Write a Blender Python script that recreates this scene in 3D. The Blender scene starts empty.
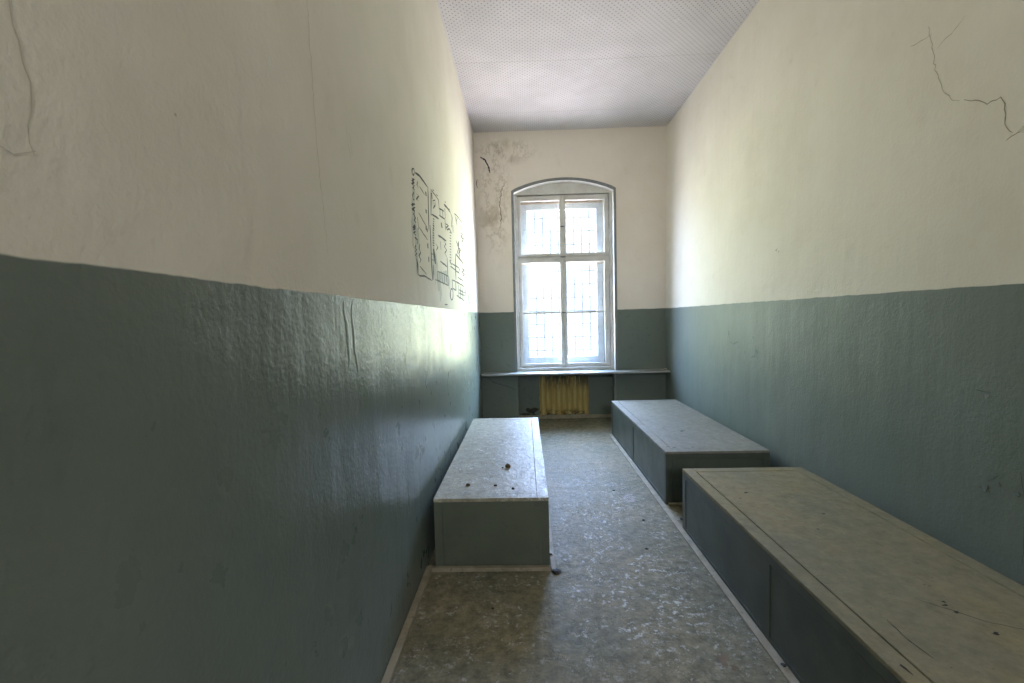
import bpy, bmesh, math, random
from mathutils import Vector, Matrix, noise as mnoise

random.seed(7)
SC = bpy.context.scene
COL = SC.collection

# ---------------------------------------------------------------- dimensions (metres)
XL, XR = -0.551, 1.732        # side walls at paint height
YB = 5.6385                   # inner face of the window wall
YF = -3.6                     # wall behind the photographer
H = 3.565                     # ceiling
ZP = 1.3814                    # top of the oil paint
LEAN_L, LEAN_R = 0.008, 0.014 # the side walls lean outwards a little above the paint line
def wall_x(side, z):
    if side < 0:
        return XL - LEAN_L * (z - ZP)
    return XR + LEAN_R * max(0.0, z - ZP)

# ---------------------------------------------------------------- node helpers
class NT:
    def __init__(self, name):
        self.mat = bpy.data.materials.new(name)
        self.mat.use_nodes = True
        self.t = self.mat.node_tree
        self.t.nodes.clear()
        self.out = self.t.nodes.new('ShaderNodeOutputMaterial')
        self.co = None
    def n(self, kind, **kw):
        nd = self.t.nodes.new(kind)
        for k, v in kw.items():
            setattr(nd, k, v)
        return nd
    def l(self, a, b):
        self.t.links.new(a, b)
    def put(self, sock, v):
        if hasattr(v, 'is_linked'):
            self.l(v, sock)
        elif isinstance(v, (tuple, list)) and len(v) == 3 and sock.type == 'RGBA':
            sock.default_value = (*v, 1)
        else:
            sock.default_value = v
    def pos(self):
        if self.co is None:
            self.co = self.n('ShaderNodeTexCoord').outputs['Object']
        return self.co
    def m(self, op, a, b=None, c=None, clamp=False):
        nd = self.n('ShaderNodeMath', operation=op, use_clamp=clamp)
        for i, v in enumerate((a, b, c)):
            if v is not None:
                self.put(nd.inputs[i], v)
        return nd.outputs[0]
    def xyz(self, v=None):
        s = self.n('ShaderNodeSeparateXYZ')
        self.l(v or self.pos(), s.inputs[0])
        return s.outputs
    def scaled(self, sc, off=(0, 0, 0), v=None):
        mp = self.n('ShaderNodeMapping')
        mp.inputs['Scale'].default_value = sc
        mp.inputs['Location'].default_value = off
        self.l(v or self.pos(), mp.inputs['Vector'])
        return mp.outputs[0]
    def noise(self, scale, detail=4, rough=0.55, v=None, dist=0.0):
        nd = self.n('ShaderNodeTexNoise')
        nd.inputs['Scale'].default_value = scale
        nd.inputs['Detail'].default_value = detail
        nd.inputs['Roughness'].default_value = rough
        nd.inputs['Distortion'].default_value = dist
        self.l(v or self.pos(), nd.inputs['Vector'])
        return nd.outputs['Fac']
    def voro(self, scale, v=None, feature='F1', out='Distance', rand=1.0):
        nd = self.n('ShaderNodeTexVoronoi', feature=feature)
        nd.inputs['Scale'].default_value = scale
        nd.inputs['Randomness'].default_value = rand
        self.l(v or self.pos(), nd.inputs['Vector'])
        return nd.outputs[out]
    def sstep(self, x, a, b, lo=0.0, hi=1.0):
        nd = self.n('ShaderNodeMapRange', interpolation_type='SMOOTHSTEP')
        self.put(nd.inputs['Value'], x)
        for k, v in (('From Min', a), ('From Max', b), ('To Min', lo), ('To Max', hi)):
            nd.inputs[k].default_value = v
        return nd.outputs[0]
    def mix(self, f, a, b, blend='MIX'):
        nd = self.n('ShaderNodeMix', data_type='RGBA', blend_type=blend)
        nd.clamp_factor = True
        self.put(nd.inputs[0], f)
        self.put(nd.inputs[6], a)
        self.put(nd.inputs[7], b)
        return nd.outputs[2]
    def bump(self, h, strength, dist, normal=None):
        nd = self.n('ShaderNodeBump')
        nd.inputs['Strength'].default_value = strength
        nd.inputs['Distance'].default_value = dist
        self.l(h, nd.inputs['Height'])
        if normal is not None:
            self.l(normal, nd.inputs['Normal'])
        return nd.outputs[0]
    def bsdf(self, color, rough=0.6, normal=None, spec=0.5, **kw):
        p = self.n('ShaderNodeBsdfPrincipled')
        self.put(p.inputs['Base Color'], color)
        self.put(p.inputs['Roughness'], rough)
        self.put(p.inputs['Specular IOR Level'], spec)
        for k, v in kw.items():
            self.put(p.inputs[k], v)
        if normal is not None:
            self.l(normal, p.inputs['Normal'])
        self.l(p.outputs[0], self.out.inputs['Surface'])
        return self.mat

CREAM = (0.72, 0.68, 0.605)
OIL = (0.160, 0.186, 0.163)

def blob(t, cx, cz, rx, rz, axis='xz'):
    """1 inside a soft ellipse on the window wall"""
    s = t.xyz()
    a = t.m('DIVIDE', t.m('SUBTRACT', s[0], cx), rx)
    b = t.m('DIVIDE', t.m('SUBTRACT', s[2], cz), rz)
    d = t.m('SQRT', t.m('ADD', t.m('MULTIPLY', a, a), t.m('MULTIPLY', b, b)))
    return t.sstep(d, 0.35, 1.0, 1.0, 0.0)

def wall_material(name, side):
    t = NT(name)
    s = t.xyz()
    edge = t.m('ADD', s[2], t.m('MULTIPLY', t.m('SUBTRACT', t.noise(9, 3), 0.5), 0.012))
    low = t.sstep(edge, ZP - 0.002, ZP + 0.002, 1.0, 0.0)
    big = t.noise(1.3, 5, 0.6)
    med = t.noise(7, 5, 0.6)
    base = CREAM if side != 'back' else (0.72, 0.665, 0.60)
    up = t.mix(t.sstep(big, 0.35, 0.7), base, tuple(c * k for c, k in zip(base, (0.93, 0.92, 0.9))))
    dirt = t.m('MULTIPLY', t.sstep(med, 0.58, 0.85), 0.25)
    up = t.mix(dirt, up, (0.42, 0.37, 0.29))
    lo = t.mix(t.sstep(big, 0.3, 0.7), OIL, tuple(c * k for c, k in zip(OIL, (0.84, 0.87, 0.87))))
    lo = t.mix(t.m('MULTIPLY', t.sstep(med, 0.5, 0.85), 0.14), lo, (0.12, 0.145, 0.135))
    # small pits and dark specks
    sp = t.sstep(t.voro(14), 0.02, 0.05, 1.0, 0.0)
    sp = t.m('MULTIPLY', sp, t.sstep(t.noise(5, 2), 0.55, 0.6))
    up = t.mix(t.m('MULTIPLY', sp, 0.5), up, (0.2, 0.18, 0.14))
    if side == 'back':
        st = t.noise(3.2, 6, 0.7, v=t.scaled((1.5, 1, 0.8)))
        line = t.sstep(t.m('ABSOLUTE', t.m('SUBTRACT', st, 0.5)), 0.0, 0.03, 1.0, 0.0)
        zone = t.m('MAXIMUM', blob(t, -0.33, 2.75, 0.26, 0.95), blob(t, -0.2, 3.33, 0.5, 0.2))
        wash = t.m('MULTIPLY', t.sstep(t.noise(4, 4), 0.46, 0.64), zone)
        up = t.mix(t.m('MULTIPLY', wash, 0.6), up, (0.33, 0.27, 0.2))
        up = t.mix(t.m('MULTIPLY', t.m('MULTIPLY', line, zone), 0.4), up, (0.25, 0.19, 0.13))
        lo = t.mix(t.m('MULTIPLY', t.sstep(t.noise(16, 5, 0.7), 0.56, 0.72), 0.5), lo, (0.08, 0.09, 0.085))
    col = t.mix(low, up, lo)
    # plaster relief: grain, slow waves, trowel streaks
    grain = t.noise(75, 3, 0.6)
    coarse = t.noise(22, 3, 0.5)
    slow = t.noise(2.2, 2, 0.45)
    streak = t.noise(6.0, 3, 0.5, v=t.scaled((1, 1, 0.16)))
    h = t.m('ADD', t.m('MULTIPLY', grain, 0.0017), t.m('MULTIPLY', coarse, 0.0018))
    h = t.m('ADD', h, t.m('MULTIPLY', streak, 0.007))
    h = t.m('ADD', h, t.m('MULTIPLY', slow, 0.016))
    nrm = t.bump(h, 0.9 if side != 'back' else 0.8, 1.0)
    rough = t.m('ADD', t.m('MULTIPLY', low, -0.64 if side == 'left' else -0.34), 0.92)
    rough = t.m('ADD', rough, t.m('MULTIPLY', t.m('SUBTRACT', med, 0.5), 0.05))
    spec = t.m('ADD', t.m('MULTIPLY', low, 0.075 if side == 'left' else 0.14), 0.06)
    return t.bsdf(col, rough, nrm, spec)

def paint(name, c1, c2, rough=0.5, scale=9, dirt=None, dirt_amt=0.5, dirt_lo=0.56, dirt_hi=0.72, bumpy=0.0008, spec=0.4):
    t = NT(name)
    n1 = t.noise(scale, 5, 0.6)
    col = t.mix(t.sstep(n1, 0.36, 0.66), c1, c2)
    if dirt:
        n2 = t.noise(scale * 3.1, 6, 0.68)
        col = t.mix(t.m('MULTIPLY', t.sstep(n2, dirt_lo, dirt_hi), dirt_amt), col, dirt)
    h = t.m('MULTIPLY', t.noise(60, 4), bumpy)
    r = t.m('ADD', t.m('MULTIPLY', n1, 0.2), rough - 0.1)
    return t.bsdf(col, r, t.bump(h, 0.8, 1.0), spec)

def worn_lacquer(name, base, base2, scuff, scuff_amt, rough, scale, gloss_var=0.25, stain=(0.16, 0.12, 0.07), stain_amt=0.5, relief=0.0025, spec=0.12, mottle=0.35, extra=None):
    """linoleum / lacquered board: blotches, curling pale scuffs, brown stains, patchy gloss"""
    t = NT(name)
    big = t.noise(1.6, 5, 0.6)
    med = t.noise(scale, 6, 0.65, dist=1.2)
    fine = t.noise(scale * 5, 7, 0.75, dist=0.2)
    col = t.mix(t.sstep(big, 0.35, 0.65), base, base2)
    col = t.mix(t.m('MULTIPLY', t.sstep(fine, 0.5, 0.75), 0.45), col, tuple(c * 0.5 for c in base))
    mott = t.noise(max(18.0, scale * 2.6), 8, 0.78)
    col = t.mix(1.0, col, t.mix(t.sstep(mott, 0.3, 0.7), (1 - 0.45 * mottle, 1 - 0.45 * mottle, 1 - 0.47 * mottle), (1 + 0.35 * mottle, 1 + 0.34 * mottle, 1 + 0.31 * mottle)), 'MULTIPLY')
    curl = t.sstep(t.m('ABSOLUTE', t.m('SUBTRACT', t.noise(scale * 1.7, 4, 0.6, dist=2.5), 0.5)), 0.0, 0.05, 1.0, 0.0)
    flake = t.sstep(fine, 0.53, 0.6)
    sc = t.m('MULTIPLY', t.m('MAXIMUM', t.m('MULTIPLY', curl, 0.22), flake), t.sstep(med, 0.47, 0.6))
    col = t.mix(t.m('MULTIPLY', sc, scuff_amt), col, scuff)
    if extra:       # a trodden, flaking zone: (axis, where it starts, full, full, end)
        s = t.xyz()
        z = t.m('MULTIPLY', t.sstep(s[0], extra[0], extra[1]), t.sstep(s[0], extra[2], extra[3], 1.0, 0.0))
        z = t.m('MULTIPLY', z, t.m('MULTIPLY', t.sstep(s[1], extra[4], extra[5]), t.sstep(s[1], extra[6], extra[7], 1.0, 0.0)))
        fl = t.sstep(t.noise(34, 8, 0.76, dist=0.35), 0.53, 0.60)
        fl = t.m('MULTIPLY', fl, t.sstep(t.noise(5.5, 4, 0.6), 0.42, 0.56))
        fl = t.m('MULTIPLY', fl, z)
        col = t.mix(t.m('MULTIPLY', fl, 0.8), col, (0.66, 0.67, 0.66))
    stn = t.m('MULTIPLY', t.sstep(t.noise(scale * 0.8, 5, 0.6), 0.6, 0.72), stain_amt)
    col = t.mix(stn, col, stain)
    sp = t.m('MULTIPLY', t.sstep(t.voro(26), 0.06, 0.1, 1.0, 0.0), t.sstep(t.noise(9, 2), 0.55, 0.6))
    col = t.mix(t.m('MULTIPLY', sp, 0.75), col, (0.05, 0.045, 0.035))
    rg = t.m('ADD', t.m('MULTIPLY', t.m('SUBTRACT', med, 0.5), gloss_var), rough)
    rg = t.m('ADD', rg, t.m('MULTIPLY', t.sstep(fine, 0.42, 0.62), 0.16), clamp=True)
    h = t.m('ADD', t.m('MULTIPLY', sc, 0.0012), t.m('MULTIPLY', t.noise(5, 3), 0.005))
    h = t.m('ADD', h, t.m('MULTIPLY', fine, relief))
    h = t.m('ADD', h, t.m('MULTIPLY', t.noise(scale * 2.2, 3, 0.6, dist=2.0), relief * 2.2))
    return t.bsdf(col, rg, t.bump(h, 0.8, 1.0), spec)

def ceiling_material():
    t = NT('perforated_ceiling_board')
    s = t.xyz()
    P = 0.045
    def lattice(off):
        ax = t.m('SUBTRACT', t.m('FRACT', t.m('DIVIDE', t.m('ADD', s[0], 10 + off), P)), 0.5)
        ay = t.m('SUBTRACT', t.m('FRACT', t.m('DIVIDE', t.m('ADD', s[1], 10 + off), P)), 0.5)
        d = t.m('SQRT', t.m('ADD', t.m('MULTIPLY', ax, ax), t.m('MULTIPLY', ay, ay)))
        return t.sstep(d, 0.08, 0.14, 1.0, 0.0)
    hole = t.m('MAXIMUM', lattice(0.0), lattice(P / 2))
    # board joints: one along x about every metre
    j = t.m('ABSOLUTE', t.m('SUBTRACT', t.m('FRACT', t.m('DIVIDE', t.m('ADD', s[1], 10.36), 1.0)), 0.5))
    joint = t.sstep(j, 0.002, 0.006, 0.5, 0.0)
    base = t.mix(t.sstep(t.noise(1.7, 5, 0.6), 0.35, 0.65), (0.60, 0.58, 0.59), (0.53, 0.512, 0.52))
    base = t.mix(t.m('MULTIPLY', t.sstep(t.noise(11, 5, 0.7), 0.62, 0.75), 0.5), base, (0.74, 0.72, 0.725))
    col = t.mix(t.m('MULTIPLY', hole, 0.8), base, (0.16, 0.13, 0.125))
    col = t.mix(joint, col, (0.36, 0.33, 0.3))
    h = t.m('ADD', t.m('MULTIPLY', t.noise(1.4, 3, 0.5), 0.05), t.m('MULTIPLY', t.noise(12, 3), 0.002))
    return t.bsdf(col, 0.85, t.bump(h, 0.7, 1.0), 0.15)

def stained_patch_material():
    t = NT('bare_stained_plaster')
    s = t.xyz()
    wob = t.m('MULTIPLY', t.m('SUBTRACT', t.noise(5, 3), 0.5), 0.03)
    band = t.m('SINE', t.m('MULTIPLY', t.m('ADD', s[0], wob), 2 * math.pi / 0.068))
    streak = t.noise(9, 5, 0.65, v=t.scaled((3.2, 1, 0.35)))
    col = t.mix(t.sstep(band, -0.9, 0.9), (0.36, 0.265, 0.095), (0.50, 0.405, 0.175))
    col = t.mix(t.sstep(streak, 0.42, 0.62), col, (0.42, 0.28, 0.10))
    topz = t.sstep(s[2], 0.30, 0.52)
    drip = t.m('MULTIPLY', topz, t.sstep(t.noise(8, 5, 0.7, v=t.scaled((3.0, 1, 0.5), (1, 2, 3))), 0.40, 0.56))
    col = t.mix(t.m('MULTIPLY', drip, 0.92), col, (0.09, 0.085, 0.06))
    botz = t.sstep(s[2], 0.06, 0.15, 1.0, 0.0)
    col = t.mix(t.m('MULTIPLY', botz, t.sstep(t.noise(14, 4, 0.7), 0.45, 0.6)), col, (0.07, 0.055, 0.03))
    edge = t.m('MULTIPLY', t.sstep(band, -1.0, -0.9, 0.5, 0.0), t.sstep(streak, 0.35, 0.6))
    col = t.mix(edge, col, (0.14, 0.09, 0.03))
    return t.bsdf(col, 0.9, t.bump(t.m('MULTIPLY', t.noise(40, 4), 0.003), 0.8, 1.0), 0.1)

def glass_material():
    t = NT('glare_veiled_glass')
    tr = t.n('ShaderNodeBsdfTransparent'); tr.inputs[0].default_value = (0.97, 0.985, 0.99, 1)
    gl = t.n('ShaderNodeBsdfGlossy'); gl.inputs['Roughness'].default_value = 0.02
    du = t.n('ShaderNodeBsdfTranslucent'); du.inputs[0].default_value = (0.85, 0.9, 1.0, 1)
    glare_veil = t.sstep(t.noise(3.0, 5, 0.6), 0.3, 0.7, 0.006, 0.014)  # thin translucent haze in the glass, standing in for bloom
    m1 = t.n('ShaderNodeMixShader'); t.l(glare_veil, m1.inputs[0]); t.l(tr.outputs[0], m1.inputs[1]); t.l(du.outputs[0], m1.inputs[2])
    lw = t.n('ShaderNodeLayerWeight'); lw.inputs['Blend'].default_value = 0.5
    fr = t.m('ADD', t.m('MULTIPLY', t.m('POWER', lw.outputs['Facing'], 5.0), 0.9), 0.03)
    m2 = t.n('ShaderNodeMixShader'); t.l(fr, m2.inputs[0]); t.l(m1.outputs[0], m2.inputs[1]); t.l(gl.outputs[0], m2.inputs[2])
    t.l(m2.outputs[0], t.out.inputs['Surface'])
    return t.mat

M = {}
M['wall_left'] = wall_material('painted_plaster_left', 'left')
M['wall_right'] = wall_material('painted_plaster_right', 'right')
M['wall_back'] = wall_material('painted_plaster_window_wall', 'back')
M['ceiling'] = ceiling_material()
M['floor'] = worn_lacquer('worn_linoleum', (0.225, 0.20, 0.135), (0.175, 0.17, 0.125), (0.46, 0.46, 0.43), 0.8, 0.50, 7.0, gloss_var=0.6, relief=0.0016, spec=0.04, mottle=1.0, extra=(0.12, 0.22, 0.6, 0.95, 1.4, 1.9, 3.0, 4.3))
M['top_pale'] = worn_lacquer('scuffed_pale_board', (0.34, 0.32, 0.25), (0.30, 0.285, 0.22), (0.70, 0.69, 0.65), 0.9, 0.34, 9.0, gloss_var=0.5, relief=0.002, mottle=0.7, extra=(0.15, 0.45, 0.9, 1.0, -0.2, -0.1, 2.0, 2.1), stain=(0.2, 0.16, 0.09), stain_amt=0.3)
M['top_olive'] = worn_lacquer('dusty_olive_board', (0.265, 0.222, 0.125), (0.215, 0.20, 0.135), (0.33, 0.31, 0.23), 0.25, 0.62, 4.0, stain=(0.13, 0.11, 0.07), stain_amt=0.35)
M['top_grey'] = worn_lacquer('dusty_grey_board', (0.27, 0.26, 0.225), (0.235, 0.23, 0.205), (0.36, 0.35, 0.33), 0.25, 0.56, 5.0, stain=(0.13, 0.11, 0.08), stain_amt=0.35)
M['side'] = paint('grey_green_board_paint', (0.11, 0.128, 0.098), (0.09, 0.106, 0.082), 0.45, 5, (0.05, 0.055, 0.045), 0.4)
M['side_dark'] = paint('dark_grey_green_board_paint', (0.085, 0.10, 0.082), (0.065, 0.078, 0.065), 0.42, 5, (0.15, 0.165, 0.15), 0.3)
M['gap'] = paint('dark_gap', (0.025, 0.022, 0.018), (0.02, 0.018, 0.015), 0.9, 20)
M['strip'] = paint('worn_skirting_strip', (0.33, 0.295, 0.22), (0.25, 0.22, 0.16), 0.65, 12, (0.08, 0.065, 0.045), 0.7, spec=0.12)
M['window_paint'] = paint('old_white_window_paint', (0.55, 0.54, 0.515), (0.46, 0.45, 0.42), 0.5, 7, (0.28, 0.22, 0.15), 0.55, 0.6, 0.74)
M['outer_paint'] = paint('weathered_paint_glare_lightened', (0.66, 0.69, 0.74), (0.55, 0.58, 0.63), 0.55, 7, (0.22, 0.2, 0.17), 0.5)  # weathered grey, lightened to take on the window's glare
M['reveal'] = paint('white_reveal_paint', (0.66, 0.65, 0.62), (0.58, 0.57, 0.53), 0.6, 6, (0.34, 0.3, 0.24), 0.4)
M['band'] = paint('grey_painted_band', (0.19, 0.205, 0.205), (0.155, 0.17, 0.17), 0.5, 10, (0.1, 0.11, 0.11), 0.4)
M['brown_wood'] = paint('bare_brown_wood', (0.42, 0.32, 0.23), (0.52, 0.43, 0.34), 0.7, 18, (0.12, 0.08, 0.05), 0.7)
M['iron'] = paint('grey_blue_iron', (0.10, 0.12, 0.15), (0.07, 0.085, 0.11), 0.5, 20)
M['latch'] = paint('dark_latch_metal', (0.05, 0.055, 0.07), (0.035, 0.04, 0.05), 0.4, 20)
M['sill'] = paint('dusty_grey_sill_paint', (0.30, 0.305, 0.30), (0.235, 0.24, 0.235), 0.38, 8, (0.22, 0.17, 0.10), 0.5)
M['crack'] = paint('crack_dirt', (0.10, 0.08, 0.055), (0.15, 0.12, 0.085), 0.9, 30)
M['crack_mid'] = paint('crack_mid_tone', (0.22, 0.195, 0.15), (0.28, 0.25, 0.195), 0.9, 30)  # mid-tone brown for the medium cracks
M['crack_pale'] = paint('crack_shallow', (0.36, 0.33, 0.26), (0.42, 0.39, 0.31), 0.9, 30)
M['crack_oil'] = paint('crack_in_oil_paint', (0.09, 0.105, 0.10), (0.07, 0.08, 0.075), 0.7, 30)
M['flake_oil'] = paint('peeling_oil_paint', (0.20, 0.25, 0.245), (0.17, 0.21, 0.205), 0.4, 30)
M['flake_dark'] = paint('curled_oil_paint', (0.15, 0.18, 0.17), (0.125, 0.152, 0.143), 0.7, 30, spec=0.1)
M['crack_faint'] = paint('hairline_crack', (0.50, 0.46, 0.385), (0.55, 0.515, 0.44), 0.9, 30, spec=0.1)
M['flake_back'] = paint('exposed_plaster', (0.17, 0.15, 0.11), (0.11, 0.10, 0.075), 0.9, 30)
M['flake_cream'] = paint('peeling_cream_paint', (0.62, 0.58, 0.47), (0.55, 0.51, 0.41), 0.7, 30)
M['black_scuff'] = paint('black_cable_mark', (0.025, 0.025, 0.03), (0.04, 0.04, 0.045), 0.7, 30)
M['stained'] = stained_patch_material()
M['damage'] = paint('dark_broken_plaster', (0.035, 0.034, 0.028), (0.06, 0.056, 0.045), 0.95, 40)
M['crumb'] = paint('dark_brown_crumb', (0.05, 0.03, 0.015), (0.10, 0.06, 0.025), 0.8, 40)
M['crumb_black'] = paint('black_crumb', (0.018, 0.016, 0.014), (0.03, 0.027, 0.022), 0.8, 40)
M['plaster'] = paint('plaster_lump', (0.36, 0.33, 0.26), (0.24, 0.21, 0.16), 0.9, 40)
M['stain'] = paint('brown_stain', (0.12, 0.08, 0.04), (0.17, 0.12, 0.065), 0.5, 25)
M['stain_red'] = paint('red_brown_stain', (0.21, 0.14, 0.105), (0.25, 0.19, 0.145), 0.45, 25)
M['charcoal'] = paint('charcoal_line', (0.05, 0.053, 0.052), (0.09, 0.095, 0.09), 0.9, 25)
M['charcoal_smudge'] = paint('charcoal_smudge', (0.44, 0.44, 0.395), (0.54, 0.53, 0.46), 0.9, 14)
M['glass'] = glass_material()
M['plain'] = paint('plain_cream_plaster', CREAM, tuple(c * 0.93 for c in CREAM), 0.9, 5)
M['door_paint'] = paint('old_cream_door_paint', (0.5, 0.47, 0.38), (0.44, 0.41, 0.33), 0.5, 6)

# ---------------------------------------------------------------- mesh helpers
def link(name, bm, mats, parent=None, smooth=False):
    me = bpy.data.meshes.new(name)
    bm.normal_update()
    bm.to_mesh(me); bm.free()
    for m in (mats if isinstance(mats, (list, tuple)) else [mats]):
        me.materials.append(m)
    if smooth:
        for p in me.polygons:
            p.use_smooth = True
    o = bpy.data.objects.new(name, me)
    COL.objects.link(o)
    if parent is not None:
        o.parent = parent
    return o

def box(bm, x0, x1, y0, y1, z0, z1, mi=0, bevel=0.0, seg=1):
    vs = [bm.verts.new(p) for p in ((x0, y0, z0), (x1, y0, z0), (x1, y1, z0), (x0, y1, z0), (x0, y0, z1), (x1, y0, z1), (x1, y1, z1), (x0, y1, z1))]
    fs = [bm.faces.new([vs[i] for i in f]) for f in ((3, 2, 1, 0), (4, 5, 6, 7), (0, 1, 5, 4), (1, 2, 6, 5), (2, 3, 7, 6), (3, 0, 4, 7))]
    for f in fs:
        f.material_index = mi
    if bevel:
        es = {e for f in fs for e in f.edges}
        bmesh.ops.bevel(bm, geom=list(es), offset=bevel, segments=seg, affect='EDGES', profile=0.5)
    return fs

def prism(bm, pts, axis, a, b, mi=0):
    """polygon pts (2-D) extruded from a to b along axis; x: (y,z), y: (x,z), z: (x,y)"""
    def P(p, t):
        return {'x': (t, p[0], p[1]), 'y': (p[0], t, p[1]), 'z': (p[0], p[1], t)}[axis]
    A = [bm.verts.new(P(p, a)) for p in pts]
    B = [bm.verts.new(P(p, b)) for p in pts]
    fs = [bm.faces.new(A), bm.faces.new(list(reversed(B)))]
    n = len(pts)
    for i in range(n):
        fs.append(bm.faces.new([A[i], B[i], B[(i + 1) % n], A[(i + 1) % n]]))
    for f in fs:
        f.material_index = mi
    bmesh.ops.recalc_face_normals(bm, faces=fs)
    return fs

def empty(name, loc=(0, 0, 0), rz=0.0):
    o = bpy.data.objects.new(name, None)
    o.empty_display_size = 0.1
    o.location = loc
    o.rotation_euler = (0, 0, rz)
    COL.objects.link(o)
    return o

def tag(o, label, cat, group=None):
    o['label'] = label; o['category'] = cat
    if group: o['group'] = group
    return o

def struct(o):
    o['kind'] = 'structure'
    return o

# surface frames for ribbons: map (u, v, lift) to world
def on_left(u, v, l):  return (wall_x(-1, v) + l, u, v)
def on_right(u, v, l): return (wall_x(1, v) - l, u, v)
def on_back(u, v, l):  return (u, YB - l, v)
def on_niche(u, v, l): return (u, YB + 0.20 - l, v)
def on_up(z):
    return lambda u, v, l: (u, v, z + l)

def refine(pts, step, jit, rnd):
    out = [pts[0]]
    for (u0, v0), (u1, v1) in zip(pts, pts[1:]):
        L = math.hypot(u1 - u0, v1 - v0)
        n = max(1, int(L / step))
        for i in range(1, n + 1):
            t = i / n
            j = jit if i < n else jit * 0.4
            out.append((u0 + (u1 - u0) * t + rnd.uniform(-j, j), v0 + (v1 - v0) * t + rnd.uniform(-j, j)))
    return out

def ribbon(bm, pts, wu, wv, frame, lift=0.0008, step=0.02, jit=0.0, seed=1, taper=True, vary=0.35):
    """thin raised line of half width wu (across, along u) / wv (along v) following pts"""
    rnd = random.Random(seed)
    p = refine(pts, step, jit, rnd)
    n = len(p)
    L, R = [], []
    for i in range(n):
        a, b = p[max(0, i - 1)], p[min(n - 1, i + 1)]
        du, dv = b[0] - a[0], b[1] - a[1]
        l = math.hypot(du, dv) or 1
        nu, nv = -dv / l, du / l
        k = 1.0 + rnd.uniform(-vary, vary)
        if taper:
            k *= min(1.0, 0.5 + 3.0 * min(i, n - 1 - i) / max(1, n - 1))
        u, v = p[i]
        L.append(bm.verts.new(frame(u + nu * wu * k, v + nv * wv * k, lift)))
        R.append(bm.verts.new(frame(u - nu * wu * k, v - nv * wv * k, lift)))
    for i in range(n - 1):
        bm.faces.new([L[i], L[i + 1], R[i + 1], R[i]])

def patch(bm, cu, cv, ru, rv, frame, lift=0.0008, n=22, rough=0.3, seed=3):
    """irregular flat spot"""
    rnd = random.Random(seed)
    ph = [rnd.uniform(0, 6.28) for _ in range(5)]
    vs = []
    for i in range(n):
        a = 2 * math.pi * i / n
        k = 1 + rough * (0.5 * math.sin(2 * a + ph[0]) + 0.4 * math.sin(3 * a + ph[1]) + 0.3 * math.sin(5 * a + ph[2]) + 0.3 * rnd.uniform(-1, 1))
        vs.append(bm.verts.new(frame(cu + ru * k * math.cos(a), cv + rv * k * math.sin(a), lift)))
    bm.faces.new(vs)

def flake(bm, cu, cv, size, ang, frame, lift=0.02, seed=5):
    """a tongue of paint: attached along one edge, its tip curled away from the wall"""
    rnd = random.Random(seed)
    ca, sa = math.cos(ang), math.sin(ang)
    rows = 5
    prev = None
    for r in range(rows + 1):
        t = r / rows
        half = size * 0.5 * (1 - 0.85 * t ** 1.3)
        row = []
        for k in (-1, 0, 1):
            a = k * half + rnd.uniform(-1, 1) * size * 0.05
            d = t * size * (0.9 + 0.1 * abs(k))
            u = cu + ca * a - sa * d
            v = cv + sa * a + ca * d
            row.append(bm.verts.new(frame(u, v, 0.001 + lift * t ** 1.8)))
        if prev:
            for i in range(2):
                bm.faces.new([prev[i], prev[i + 1], row[i + 1], row[i]])
        prev = row

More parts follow.
